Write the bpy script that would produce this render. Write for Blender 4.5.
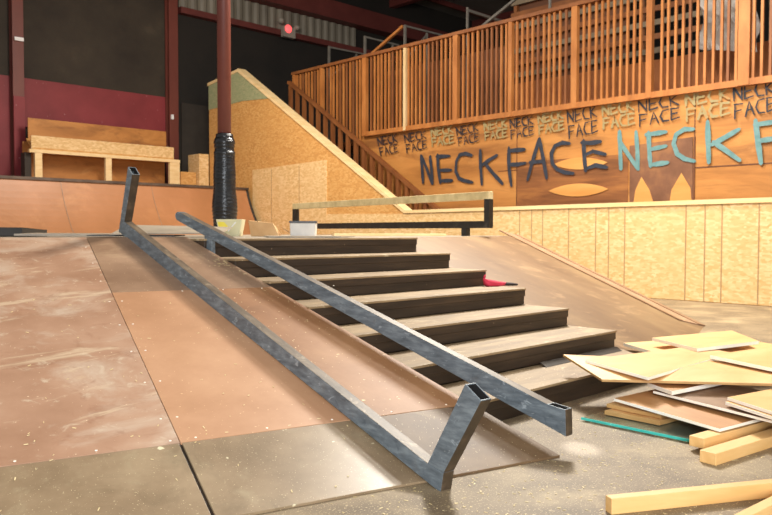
import bpy, bmesh, math, random, json
from mathutils import Vector, Matrix
random.seed(7)
C = bpy.context.scene.collection
sc = bpy.context.scene
for o in list(bpy.data.objects): bpy.data.objects.remove(o)

# ---------------- camera ----------------
cam = bpy.data.objects.new('camera', bpy.data.cameras.new('camera')); C.objects.link(cam); sc.camera = cam
YAW, PITCH, ROLL = 0.7709, -0.0338, 0.0019
fw = Vector((math.sin(YAW)*math.cos(PITCH), math.cos(YAW)*math.cos(PITCH), math.sin(PITCH)))
rt = Vector((math.cos(YAW), -math.sin(YAW), 0)); up = rt.cross(fw)
r2 = math.cos(ROLL)*rt + math.sin(ROLL)*up; u2 = -math.sin(ROLL)*rt + math.cos(ROLL)*up
cam.matrix_world = Matrix((( r2.x,u2.x,-fw.x,0),(r2.y,u2.y,-fw.y,0),(r2.z,u2.z,-fw.z,1.1804),(0,0,0,1)))
cam.data.sensor_width = 36; cam.data.lens = 750.98/772*36
cam.data.clip_start = .05; cam.data.clip_end = 200
cam.data.dof.use_dof = True; cam.data.dof.focus_distance = 3.6; cam.data.dof.aperture_fstop = 7.1

# ---------------- light ----------------
w = bpy.data.worlds.new('world'); sc.world = w; w.use_nodes = True
w.node_tree.nodes['Background'].inputs[0].default_value = (1.0, .96, .92, 1)
w.node_tree.nodes['Background'].inputs[1].default_value = 0.5
def area(name, loc, target, size, sizey, power, col):
    l = bpy.data.lights.new(name, 'AREA'); l.shape = 'RECTANGLE'; l.size = size; l.size_y = sizey; l.energy = power; l.color = col
    o = bpy.data.objects.new(name, l); C.objects.link(o); o.location = loc
    d = Vector(target)-Vector(loc); o.rotation_euler = d.to_track_quat('-Z', 'Y').to_euler(); return o
area('flood_lamp', (11.2, 7.6, 8.2), (3.2, 4.2, .4), 1.5, 1.5, 1650, (1, .94, .84))
area('hall_lamp_east', (8.5, 5.5, 7.5), (12.8, 6.0, 0.6), 2.0, 2.0, 700, (1, .94, .84))
area('hall_lamp_north', (8.0, 13.0, 7.5), (12.0, 18.0, 1.5), 2.0, 2.0, 620, (1, .90, .78))
area('door_daylight', (-3.5, -4.0, 2.8), (4.5, 3.0, .4), 4.5, 3.5, 1150, (.88, .94, 1))
sp = bpy.data.lights.new('sun_gap', 'SPOT'); sp.energy = 9000; sp.spot_size = math.radians(0.95); sp.spot_blend = .6; sp.shadow_soft_size = .03; sp.color = (1, .97, .9)
so = bpy.data.objects.new('sun_gap', sp); C.objects.link(so); so.location = (9.5, 9.5, 8.5); so.rotation_euler = (Vector((3.60, 2.17, 0))-Vector(so.location)).to_track_quat('-Z', 'Y').to_euler()
sc.view_settings.view_transform = 'Standard'; sc.view_settings.look = 'None'
sc.view_settings.gamma = 1; sc.view_settings.use_curve_mapping = False
sc.view_settings.exposure = 0.0

# ---------------- materials ----------------
def lin(h):
    h = h.lstrip('#'); v = [int(h[i:i+2], 16)/255 for i in (0, 2, 4)]
    return tuple((c/12.92 if c <= .04045 else ((c+.055)/1.055)**2.4) for c in v)+(1,)
def newmat(name, rough=.6, metal=0, spec=.5):
    m = bpy.data.materials.new(name); m.use_nodes = True
    b = m.node_tree.nodes['Principled BSDF']; b.inputs['Roughness'].default_value = rough; b.inputs['Metallic'].default_value = metal
    b.inputs['Specular IOR Level'].default_value = spec
    return m, m.node_tree.nodes, m.node_tree.links, b
def noise(n, l, scale, vec=(1,1,1), detail=4, rough=.6, dist=0, rot=(0,0,0)):
    tc = n.new('ShaderNodeTexCoord'); mp = n.new('ShaderNodeMapping'); mp.inputs['Scale'].default_value = vec; mp.inputs['Rotation'].default_value = rot
    l.new(tc.outputs['Object'], mp.inputs['Vector'])
    t = n.new('ShaderNodeTexNoise'); t.inputs['Scale'].default_value = scale; t.inputs['Detail'].default_value = detail
    t.inputs['Roughness'].default_value = rough; t.inputs['Distortion'].default_value = dist
    l.new(mp.outputs['Vector'], t.inputs['Vector']); return t
def ramp(n, l, src, stops):
    r = n.new('ShaderNodeValToRGB'); l.new(src, r.inputs['Fac'])
    e = r.color_ramp.elements
    while len(e) < len(stops): e.new(.5)
    for k, (p, c) in enumerate(stops):
        e[k].position = p; e[k].color = lin(c) if isinstance(c, str) else (c, c, c, 1)
    return r
def mix(n, l, fac, a, b, mode='MIX'):
    m = n.new('ShaderNodeMix'); m.data_type = 'RGBA'; m.blend_type = mode
    if isinstance(fac, (int, float)): m.inputs[0].default_value = fac
    else: l.new(fac, m.inputs[0])
    for i, v in ((6, a), (7, b)):
        if isinstance(v, str): m.inputs[i].default_value = lin(v)
        else: l.new(v, m.inputs[i])
    return m.outputs[2]
def bump(n, l, b, src, strength=.3, dist=.01):
    bp = n.new('ShaderNodeBump'); bp.inputs['Strength'].default_value = strength; bp.inputs['Distance'].default_value = dist
    l.new(src, bp.inputs['Height']); l.new(bp.outputs['Normal'], b.inputs['Normal'])
def tex(name, stops, scale, vec=(1,1,1), rough=.6, metal=0, detail=5, dist=0, speck=None, blotch=None, bmp=.15, spec=.5, rot=(0,0,0)):
    """base noise ramp; blotch=(colour, scale, lo, hi, amount); speck=(colour, scale, threshold)"""
    m, n, l, b = newmat(name, rough, metal, spec)
    t = noise(n, l, scale, vec, detail, .6, dist, rot)
    col = ramp(n, l, t.outputs['Fac'], stops).outputs['Color']
    for bl in (blotch or []):
        t2 = noise(n, l, bl[1], bl[5] if len(bl) > 5 else (1,1,1), 6, .65, .6)
        r2_ = ramp(n, l, t2.outputs['Fac'], [(bl[2], 0.0), (bl[3], bl[4])])
        col = mix(n, l, r2_.outputs['Color'], col, bl[0])
    for sp in (speck or []):
        t3 = noise(n, l, sp[1], (1,1,1), 2, .5)
        r3 = ramp(n, l, t3.outputs['Fac'], [(sp[2], 0.0), (sp[2]+.03, 1.0)])
        col = mix(n, l, r3.outputs['Color'], col, sp[0])
    l.new(col, b.inputs['Base Color'])
    if bmp: bump(n, l, b, t.outputs['Fac'], bmp)
    return m
def osb(name, a, bcol, c, seam=None):
    m, n, l, b = newmat(name, .65)
    tc = n.new('ShaderNodeTexCoord'); mp = n.new('ShaderNodeMapping'); mp.inputs['Scale'].default_value = (1, 1, 2.2); l.new(tc.outputs['Object'], mp.inputs['Vector'])
    v = n.new('ShaderNodeTexVoronoi'); v.inputs['Scale'].default_value = 13; v.inputs['Randomness'].default_value = 1; l.new(mp.outputs['Vector'], v.inputs['Vector'])
    nz = noise(n, l, 1.1, (1,1,1), 5, .6)
    sx = n.new('ShaderNodeSeparateColor'); l.new(v.outputs['Color'], sx.inputs[0])
    r = ramp(n, l, sx.outputs[0], [(0, a), (.5, bcol), (1, c)])
    r2_ = ramp(n, l, nz.outputs['Fac'], [(.35, 0.0), (.7, .55)])
    col = mix(n, l, r2_.outputs['Color'], r.outputs['Color'], bcol)
    nz2 = noise(n, l, 5, (1,1,1), 5, .7); r3 = ramp(n, l, nz2.outputs['Fac'], [(.58, 0.0), (.72, .5)])
    col = mix(n, l, r3.outputs['Color'], col, a)
    l.new(col, b.inputs['Base Color']); return m
M = {}
M['floor'] = tex('dusty_concrete', [(.3, '#66553f'), (.5, '#7d6a50'), (.7, '#937f61')], 2.2, rough=.62, detail=8,
    blotch=[('#bda67e', 1.6, .5, .72, .6), ('#5f4f3a', 1.7, .56, .75, .55)], speck=[('#c9b48c', 110, .63), ('#bda880', 42, .67)], bmp=.25)
M['masonite'] = tex('brown_ramp_board', [(.3, '#a87a56'), (.5, '#b68763'), (.72, '#c49672')], 1.6, rough=.5, detail=6, spec=.35,
    blotch=[('#d2a47c', 1.1, .5, .8, .4)], speck=[('#e0bd92', 55, .71)], bmp=.03)
M['masonite_worn'] = tex('worn_brown_ramp_board', [(.3, '#9c7458'), (.5, '#ac8468'), (.72, '#bc987c')], 1.9, rough=.5, detail=7,
    blotch=[('#c4ad96', 1.9, .52, .68, .8, (.8,1.3,1)), ('#8c5d40', 4.2, .56, .66, .45), ('#d0bda2', 9, .60, .70, .6), ('#cfb696', 3.3, .57, .66, .7, (.5,2.2,1))], speck=[('#e0c8a8', 50, .72)], bmp=.03)
M['masonite_dark'] = tex('dark_brown_ramp_board', [(.3, '#876850'), (.5, '#9a7a60'), (.72, '#ae8c70')], 2.0, rough=.38, detail=6,
    blotch=[('#c4a684', 2.5, .55, .7, .4, (1,3,1)), ('#7c5c46', 1.4, .55, .7, .5)], speck=[('#e0c8a0', 60, .72)], bmp=.03)
M['masonite_right'] = tex('scuffed_ramp_board', [(.3, '#6a5036'), (.5, '#795e41'), (.72, '#8c714e')], 1.3, rough=.5, detail=6, vec=(1,.5,1),
    blotch=[('#ad8c66', 2.0, .56, .68, .5, (1,2.5,1)), ('#82603f', 1.2, .55, .75, .45)], bmp=.03)
M['kick'] = tex('worn_steel_plate', [(.3, '#7a654c'), (.5, '#8f785c'), (.72, '#a38c6e')], 2.4, rough=.38, metal=0, spec=.4, detail=8,
    blotch=[('#aa9a7a', 5, .56, .72, .5), ('#65563f', 2.2, .54, .72, .55)], speck=[('#d6c49c', 130, .69), ('#e0d4b0', 15, .72)], bmp=.06)
M['steel'] = tex('raw_blue_grey_steel', [(.32, '#525a5f'), (.5, '#666f75'), (.68, '#7f888c')], 22, vec=(2.5, .35, 1.6), rough=.45, metal=.15, detail=8,
    blotch=[('#aab2b6', 30, .60, .66, .6, (1.5,.4,1)), ('#6e665c', 5, .58, .74, .35), ('#454d54', 18, .60, .68, .5)], bmp=.05)
M['steel_dark'] = tex('dark_tube_steel', [(.3, '#1e1c1a'), (.6, '#2c2926'), (.75, '#45403a')], 9, rough=.5, metal=.3)
M['steel_rust'] = tex('brown_worn_steel', [(.3, '#4e4133'), (.5, '#655543'), (.7, '#7e6c56')], 8, vec=(2, .6, 1), rough=.5, metal=.0, detail=8,
    blotch=[('#a8967c', 16, .58, .7, .6), ('#453a30', 7, .58, .7, .5)], bmp=.05, spec=.3)
M['steel_inside'] = tex('inside_of_tube', [(.3, '#0d0b0a'), (.7, '#1a1613')], 9, rough=.8)
M['tread'] = tex('worn_plywood_tread', [(.3, '#7b6549'), (.5, '#957c5a'), (.72, '#b0956e')], 2.5, vec=(.6, 3, 1), rough=.6, detail=7,
    blotch=[('#7f6c54', 1.5, .52, .72, .6), ('#d6c29c', 5, .62, .7, .6)], speck=[('#e8d6b0', 60, .7)], bmp=.1)
M['riser'] = tex('dark_stained_riser', [(.3, '#241a12'), (.5, '#33261b'), (.75, '#483727')], 3, vec=(.5, 1, 5), rough=.5, detail=7,
    speck=[('#a08a6a', 24, .75)], bmp=.15)
M['osb'] = osb('osb_board', '#bf8848', '#cf9a56', '#dbae6c')
M['osb_light'] = osb('pale_osb_board', '#cfa566', '#e0bb82', '#eecf9c')
M['osb_seam'] = tex('osb_joint', [(.3, '#a5845a'), (.7, '#b5956a')], 4)
M['osb_green'] = osb('green_washed_osb', '#8c956c', '#9aa078', '#aea880')
M['trim'] = tex('bare_pine_trim', [(.3, '#e2c084'), (.6, '#f0d4a0')], 3, vec=(1, .3, 4), rough=.6)
M['ply_orange'] = tex('stained_plywood', [(.25, '#8f5a26'), (.5, '#b5793a'), (.75, '#cb8e4a')], .8, vec=(1, .45, 3.0), rough=.6, detail=7, dist=.7,
    blotch=[('#7c4c24', .9, .52, .68, .75, (1,.4,2.2)), ('#d29a58', 1.2, .6, .72, .5)], bmp=.02)
M['ply_brown'] = tex('brown_painted_patch', [(.3, '#65412a'), (.5, '#7b5238'), (.75, '#a06e42')], 1.6, rough=.6)
M['ply_lens'] = tex('bare_plywood_patch', [(.3, '#c88a42'), (.7, '#dca058')], 1.5, vec=(1, .4, 3))
M['lumber'] = tex('orange_stained_lumber', [(.3, '#945824'), (.5, '#ab6a31'), (.72, '#bc7c40')], 3, vec=(1, 1, .4), rough=.6, detail=5)
M['lumber_dark'] = tex('dark_stained_lumber', [(.3, '#74421e'), (.7, '#90582c')], 3, vec=(1, 1, .4), rough=.6)
M['lumber_pale'] = tex('pale_lumber', [(.3, '#cbaa78'), (.7, '#dcc193')], 3, vec=(1, 1, .4), rough=.6)
M['brown_wall'] = tex('dark_brown_boards', [(.3, '#55301a'), (.7, '#744627')], 1.5, vec=(1, .4, 2))
M['half_wall'] = tex('red_brown_plywood', [(.3, '#99562a'), (.7, '#b56f3a')], 1.0, vec=(1, .4, 2))
M['grey_slat'] = tex('grey_slat', [(.3, '#6a5c48'), (.7, '#85755e')], 2)
M['olive_slat'] = tex('olive_slat', [(.3, '#6a5c3c'), (.7, '#837250')], 2)
M['black'] = tex('black_painted_wall', [(.3, '#17130f'), (.6, '#221c16')], .6, rough=.8, bmp=0)
M['black_board'] = tex('dark_board_wall', [(.3, '#292119'), (.6, '#3a3126'), (.75, '#4a4032')], .7, rough=.8, bmp=0)
M['charcoal'] = tex('charcoal_board', [(.3, '#2c2620'), (.7, '#3a322a')], 1.2, rough=.8)
M['maroon'] = tex('maroon_paint', [(.3, '#78262a'), (.7, '#8c3236')], .9, rough=.6, speck=[('#b08080', 14, .74)])
M['red_steel'] = tex('red_oxide_steel', [(.3, '#5e2a20'), (.7, '#743a2e')], 1.5, vec=(1,1,.3), rough=.5)
M['red_steel_dark'] = tex('dark_red_oxide_steel', [(.3, '#5a2620'), (.7, '#6c312a')], 1.5, rough=.6)
M['roof'] = tex('dark_roof_panel', [(.3, '#5a534c'), (.7, '#776e64')], .7, rough=.7)
M['corrugated'] = tex('cloudy_corrugated_sheet', [(.3, '#676054'), (.7, '#857d6e')], 2.5, vec=(1,1,.2), rough=.5)
M['tape'] = tex('black_tape_wrap', [(.3, '#0e0e0f'), (.6, '#1c1c1e'), (.8, '#2c2c30')], 6, vec=(1,1,5), rough=.26, detail=4, bmp=.9)
M['qp'] = tex('orange_brown_ramp_board', [(.3, '#98663f'), (.5, '#a67148'), (.72, '#b88058')], .5, rough=.45, detail=4, blotch=[('#d29a68', .8, .55, .75, .5)], bmp=.02)
M['coping'] = tex('dull_steel_pipe', [(.3, '#4b3d33'), (.7, '#66564a')], 3, rough=.5, metal=.4)
M['pine'] = tex('fresh_pine', [(.3, '#dca862'), (.5, '#e9ba78'), (.72, '#f2ca8c')], 1.6, vec=(.5, 4, 4), rough=.55, detail=5, dist=.5)
M['ply'] = tex('fresh_plywood_face', [(.3, '#d6a05a'), (.5, '#e4b270'), (.72, '#efc488')], 1.0, vec=(.6, 2.4, 2.4), rough=.5, detail=5, dist=.9,
    blotch=[('#c99a52', 2.2, .60, .72, .4, (.5,3,1))])
M['ply_edge'] = tex('pale_plywood_edge', [(.3, '#fdf2d6'), (.7, '#fffaf0')], 6, rough=.6)
M['ply_edge_tan'] = tex('tan_plywood_edge', [(.3, '#a87c46'), (.7, '#c49a60')], 6, rough=.6)
M['board_rust'] = tex('rust_brown_board', [(.3, '#ac7644'), (.5, '#be8852'), (.72, '#cf9c66')], 1.8, vec=(2,.5,1), rough=.5, detail=5)
M['board_umber'] = tex('umber_board', [(.3, '#7d5d42'), (.5, '#8f6d50'), (.72, '#a38060')], 1.8, vec=(2,.5,1), rough=.5, detail=5)
M['glass_edge'] = tex('green_glass_edge', [(.3, '#2aa096'), (.6, '#48c0b2'), (.75, '#9fe0d6')], 9, vec=(1,1,1), rough=.2)
m, n, l, b = newmat('dusty_glass', .18); b.inputs['Base Color'].default_value = lin('#b8c0a8'); b.inputs['Transmission Weight'].default_value = .8; b.inputs['IOR'].default_value = 1.3; M['glass'] = m
M['tub'] = tex('cream_plastic_tub', [(.3, '#c9c39a'), (.7, '#dcd6b0')], 3, rough=.4)
M['yellow'] = tex('yellow_label', [(.3, '#e6d23a'), (.7, '#f0e060')], 3)
M['white'] = tex('white_plastic', [(.3, '#e4e4e4'), (.7, '#f2f2f0')], 3, rough=.5)
M['clear_bin'] = tex('frosted_plastic', [(.3, '#c2bdb6'), (.7, '#d8d2c8')], 5, rough=.35)
M['lid'] = tex('dark_lid', [(.3, '#3a3a3c'), (.7, '#505052')], 5, rough=.4)
M['flatbar'] = tex('worn_pale_bar_top', [(.3, '#ac9a70'), (.5, '#c4b284'), (.7, '#d4c498')], 5, rough=.5)
M['steel_brown'] = tex('brown_tube_face', [(.3, '#33291f'), (.55, '#453829'), (.75, '#6b5844')], 9, rough=.5, detail=7)
M['plank_brown'] = tex('dark_brown_plank', [(.3, '#2c241b'), (.7, '#40352a')], 4)
M['ply_stain'] = tex('dark_stained_plywood', [(.25, '#5f3818'), (.5, '#85522a'), (.75, '#ab7038')], 1.3, vec=(1, .4, 3.2), rough=.6, detail=7, dist=.8)
M['kick_brown_shaded'] = tex('brown_scuffed_plate_shaded', [(.3, '#5a432e'), (.5, '#6d543a'), (.72, '#82684b')], 2.4, rough=.55, detail=7, spec=.3,
    blotch=[('#a48c66', 3, .56, .72, .5), ('#5b4632', 1.6, .55, .72, .4)], speck=[('#dcc8a0', 90, .70)], bmp=.05)  # scuffed brown, darkened further: shade of stair rail and risers in the colour
M['masonite_orange_shaded'] = tex('orange_ramp_board_shaded', [(.3, '#855a38'), (.5, '#976944'), (.72, '#a97a52')], 1.8, rough=.55, detail=6, spec=.3,
    blotch=[('#c4986c', 1.5, .5, .8, .4)], speck=[('#e8cc98', 45, .70)], bmp=.03)  # orange brown board with the shade beside the stairs painted into its tone
M['card'] = tex('cardboard', [(.3, '#b98e5c'), (.7, '#cfa877')], 4, rough=.7)
M['sheet_dark'] = tex('dark_sheet', [(.3, '#1c1a17'), (.7, '#2c2823')], 4, rough=.5)
M['sheet_grey'] = tex('grey_sheet', [(.3, '#8c8070'), (.7, '#a89a86')], 3, rough=.5)
M['red_cloth'] = tex('red_cloth', [(.3, '#b81f36'), (.6, '#d43850'), (.8, '#e85c70')], 14, rough=.8)
M['black_cloth'] = tex('black_cloth', [(.3, '#221a18'), (.7, '#342826')], 14, rough=.8)
M['paint_navy'] = tex('navy_spray_paint', [(.3, '#22262f'), (.7, '#343a48')], 8, rough=.6)
M['paint_teal'] = tex('teal_spray_paint', [(.3, '#547b7c'), (.7, '#6f9492')], 8, rough=.6)
M['paint_mud'] = tex('faded_teal_spray_paint', [(.3, '#a5824a'), (.5, '#958a60'), (.7, '#ab7a40')], 8, rough=.6)
M['paint_black'] = tex('black_spray_paint', [(.3, '#15151b'), (.7, '#262833')], 8, rough=.6)
M['chips'] = tex('pale_wood_chips', [(.3, '#cdb37e'), (.7, '#e8d4a4')], 8)
M['galv'] = tex('galvanised_tube', [(.3, '#5a5650'), (.7, '#78736a')], 5, rough=.5, metal=.3)
M['plastic_sheet'] = tex('crumpled_white_sheet', [(.3, '#a39a92'), (.55, '#bcb4ac'), (.8, '#cec8c2')], 3, rough=.5, bmp=.6)
m, n, l, b = newmat('exit_red', .4); b.inputs['Base Color'].default_value = (.8, .05, .05, 1); b.inputs['Emission Color'].default_value = (1, .10, .10, 1); b.inputs['Emission Strength'].default_value = 1.6; M['exit_red'] = m
M['exit_box'] = tex('exit_sign_case', [(.3, '#8a8278'), (.7, '#a09688')], 5)

# ---------------- mesh helpers ----------------
class MB:
    def __init__(s): s.v = []; s.f = []; s.m = []
    def add(s, vs, fs, mi=0):
        o = len(s.v); s.v += [Vector(v) for v in vs]
        s.f += [tuple(i+o for i in f) for f in fs]; s.m += ([mi]*len(fs) if isinstance(mi, int) else list(mi)); return s
    def hexa(s, b, t, mi=0, side=None):          # b,t: matching polygons bottom and top
        k = len(b); fs = [tuple(range(k))[::-1], tuple(range(k, 2*k))]+[(i, (i+1) % k, (i+1) % k+k, i+k) for i in range(k)]
        return s.add(list(b)+list(t), fs, [mi, mi]+[mi if side is None else side]*k)
    def box(s, x0, x1, y0, y1, z0, z1, mi=0):
        return s.hexa([(x0,y0,z0),(x1,y0,z0),(x1,y1,z0),(x0,y1,z0)], [(x0,y0,z1),(x1,y0,z1),(x1,y1,z1),(x0,y1,z1)], mi)
    def quad(s, pts, th, mi=0, side=None):       # top corners + thickness
        return s.hexa([(p[0],p[1],p[2]-th) for p in pts], pts, mi, side)
    def yz(s, pts, x0, x1, mi=0):                # polygon in the YZ plane, extruded in X
        return s.hexa([(x0,y,z) for y, z in pts], [(x1,y,z) for y, z in pts], mi)
    def bar(s, a, b, wd, hg=None, mi=0):
        a = Vector(a); b = Vector(b); d = (b-a).normalized(); hg = hg or wd
        u = d.cross(Vector((0,0,1)))
        if u.length < 1e-3: u = Vector((1,0,0))
        u.normalize(); v = u.cross(d); c = [(-1,-1),(1,-1),(1,1),(-1,1)]
        return s.hexa([a+u*i*wd/2+v*j*hg/2 for i, j in c], [b+u*i*wd/2+v*j*hg/2 for i, j in c], mi)
    def lathe(s, cx, cy, prof, k=24, mi=0, jit=0):
        vs = []
        for r, z in prof:
            for i in range(k):
                a = 2*math.pi*i/k; rr = r*(1+random.uniform(-jit, jit)); vs.append((cx+rr*math.cos(a), cy+rr*math.sin(a), z+random.uniform(-jit, jit)*r*.5))
        fs = [(j*k+i, j*k+(i+1) % k, (j+1)*k+(i+1) % k, (j+1)*k+i) for j in range(len(prof)-1) for i in range(k)]
        fs += [tuple(range(k))[::-1], tuple((len(prof)-1)*k+i for i in range(k))]
        return s.add(vs, fs, mi)
    def build(s, name, mats, parent=None, bevel=0, smooth=False, fixn=True):
        me = bpy.data.meshes.new(name); off = Vector(parent['_base']) if parent is not None and '_base' in parent else Vector((0,0,0))
        me.from_pydata([v-off for v in s.v], [], s.f)
        for mt in (mats if isinstance(mats, (list, tuple)) else [mats]): me.materials.append(M[mt])
        for p, i in zip(me.polygons, s.m): p.material_index = i; p.use_smooth = smooth
        if fixn:
            bm = bmesh.new(); bm.from_mesh(me); bmesh.ops.recalc_face_normals(bm, faces=bm.faces); bm.to_mesh(me); bm.free()
        o = bpy.data.objects.new(name, me); C.objects.link(o)
        if parent is not None: o.parent = parent
        if bevel:
            bv = o.modifiers.new('bevel', 'BEVEL'); bv.width = bevel; bv.segments = 2; bv.limit_method = 'ANGLE'
        o['_base'] = tuple(off)
        return o
def thing(name, loc, label, cat, group=None):
    o = bpy.data.objects.new(name, None); C.objects.link(o); o.location = loc; o.empty_display_size = .1
    o['_base'] = tuple(loc); o['label'] = label; o['category'] = cat
    if group: o['group'] = group
    return o
def tag(o, label, cat, group=None):
    o['label'] = label; o['category'] = cat
    if group: o['group'] = group
    return o
def struct(name, mb, mats, **k):
    o = mb.build(name, mats, **k); o['kind'] = 'structure'; return o
def solid(mb, base):                              # single-mesh thing with its origin at the base
    class B(dict): pass
    return mb
def one(name, mb, mats, base, label, cat, group=None, **k):
    """a thing that is one mesh: origin moved to its base point"""
    b = Vector(base); mb.v = [v-b for v in mb.v]; o = mb.build(name, mats, **k); o.location = b
    return tag(o, label, cat, group)

# =====================================================================
# SETTING
# =====================================================================
struct('floor', MB().box(-8, 30, -5, 24, -.1, 0), 'floor')
struct('wall_back', MB().box(-2, 30, 23, 23.2, 0, 11.5), 'black')
struct('wall_right', MB().box(30, 30.2, -5, 23.2, 0, 11.5), 'black')
struct('ceiling', MB().box(-2, 30, 10, 23.2, 11.2, 11.4), 'roof')
mb = MB().box(5.2, 12.3, 22.93, 23, 5.58, 9.2); struct('trim_1', mb, 'black_board')
mb = MB().box(12.72, 14.2, 22.93, 23, 2.4, 5.5); struct('trim_2', mb, 'charcoal')
mb = MB().box(4.0, 7.36, 22.9, 23, 2.45, 5.6).box(7.36, 12.25, 22.9, 23, 4.2, 5.6); struct('trim_3', mb, 'maroon')
# corrugated daylight strip under the eave
mb = MB(); xs = [12.6+.09*i for i in range(88)]
vs = []; fs = []
for i, x in enumerate(xs):
    y = 22.86-(.05 if (i//2) % 2 else 0); vs += [(x, y, 8.62), (x, y, 9.4)]
for i in range(len(xs)-1): fs.append((2*i, 2*i+2, 2*i+3, 2*i+1))
mb.add(vs, fs); o = struct('trim_4', mb, 'corrugated', fixn=False)
struct('trim_5', MB().box(12.6, 29, 22.7, 22.95, 8.42, 8.62), 'red_steel_dark')
struct('trim_6', MB().box(12.6, 29, 22.4, 22.95, 9.42, 10.1), 'red_steel_dark')
# roof steel
mb = MB()
for x in (16.5, 22.5, 28.0): mb.box(x, x+.3, 10, 23, 10.7, 11.2)
struct('trim_7', mb, 'red_steel_dark')
mb = MB()
for k in range(5): mb.box(2, 30, 11.8+2.5*k, 11.9+2.5*k, 11.0, 11.2)
struct('trim_8', mb, 'red_steel_dark')

# =====================================================================
# BUILDING COLUMNS
# =====================================================================
t = thing('steel_column', (7.45, 22.75, 0), 'dark red steel wall column at the far left, in front of the maroon board', 'column', 'steel columns of the back wall')
MB().box(7.30, 7.60, 22.60, 22.64, 0, 11).box(7.30, 7.60, 22.84, 22.88, 0, 11).box(7.43, 7.47, 22.64, 22.84, 0, 11).build('column_shaft', 'red_steel', t)
MB().box(7.30, 7.60, 22.56, 22.6, 0, 5.0).build('column_casing', 'maroon', t)
MB().box(7.34, 7.58, 22.52, 22.57, 6.55, 6.65).build('white_band', 'white', t)
t = thing('steel_column', (12.26, 22.75, 0), 'dark red steel wall column right of the wide maroon band', 'column', 'steel columns of the back wall')
MB().box(12.10, 12.42, 22.60, 22.64, 0, 11).box(12.10, 12.42, 22.84, 22.88, 0, 11).box(12.24, 12.28, 22.64, 22.84, 0, 11).build('column_shaft', 'red_steel', t)
MB().box(12.14, 12.22, 22.54, 22.6, 4.85, 5.0).build('wall_bracket', 'white', t)

t = thing('support_pole', (5.97, 9.53, 1.125), 'tall red steel pole standing behind the stair deck, its foot wrapped in black tape', 'pole')
MB().lathe(5.97, 9.53, [(.098, 1.125), (.098, 11.0)], 28).build('pole_shaft', 'red_steel', t, smooth=True)
prof = [(.12, 2.56), (.14, 2.53)]
z = 2.50
while z > 1.15:
    b0 = .168+.012*math.sin(z*5.1)+.006*math.sin(z*13)-(.02 if z > 2.35 else 0); prof += [(b0-.005, z), (b0, z-.018), (b0-.001, z-.040)]; z -= .052
prof += [(.15, 1.125)]; prof = prof[::-1]
MB().lathe(5.97, 9.53, prof, 28, jit=.012).build('tape_wrap', 'tape', t, smooth=True)
MB().lathe(5.97, 9.53, [(.118, 2.53), (.128, 2.55), (.12, 2.60), (.1, 2.61)], 20, jit=.03).build('wrap_collar', 'tape', t, smooth=True)

# exit sign
t = thing('exit_sign', (16.95, 22.55, 8.42), 'small lit red exit light on the corrugated strip high on the back wall', 'sign')
MB().box(16.62, 17.16, 22.50, 22.66, 8.34, 8.72).build('sign_case', 'exit_box', t)
MB().lathe(16.50, 22.5, [(.06, 8.78), (.11, 8.83), (.11, 8.92), (.04, 8.95)], 12).build('lamp_head', 'exit_box', t)
MB().lathe(17.22, 22.5, [(.06, 8.66), (.11, 8.71), (.11, 8.80), (.04, 8.83)], 12).build('lamp_head', 'exit_box', t)
vs = []; fs = []
bm_ = MB()
for j in range(7):
    pass
mbx = MB(); rings = []
for j in range(6):
    a = math.pi/2*j/5; rings.append((.15*math.cos(a)+.001, .15*math.sin(a)))
vs = []
for r, d in rings:
    for i in range(16):
        q = 2*math.pi*i/16; vs.append((16.83+r*math.cos(q), 22.5-d*.5, 8.64+r*math.sin(q)))
fs = [(j*16+i, j*16+(i+1) % 16, (j+1)*16+(i+1) % 16, (j+1)*16+i) for j in range(5) for i in range(16)]
mbx.add(vs, fs).build('red_light', 'exit_red', t, smooth=True)

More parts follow.
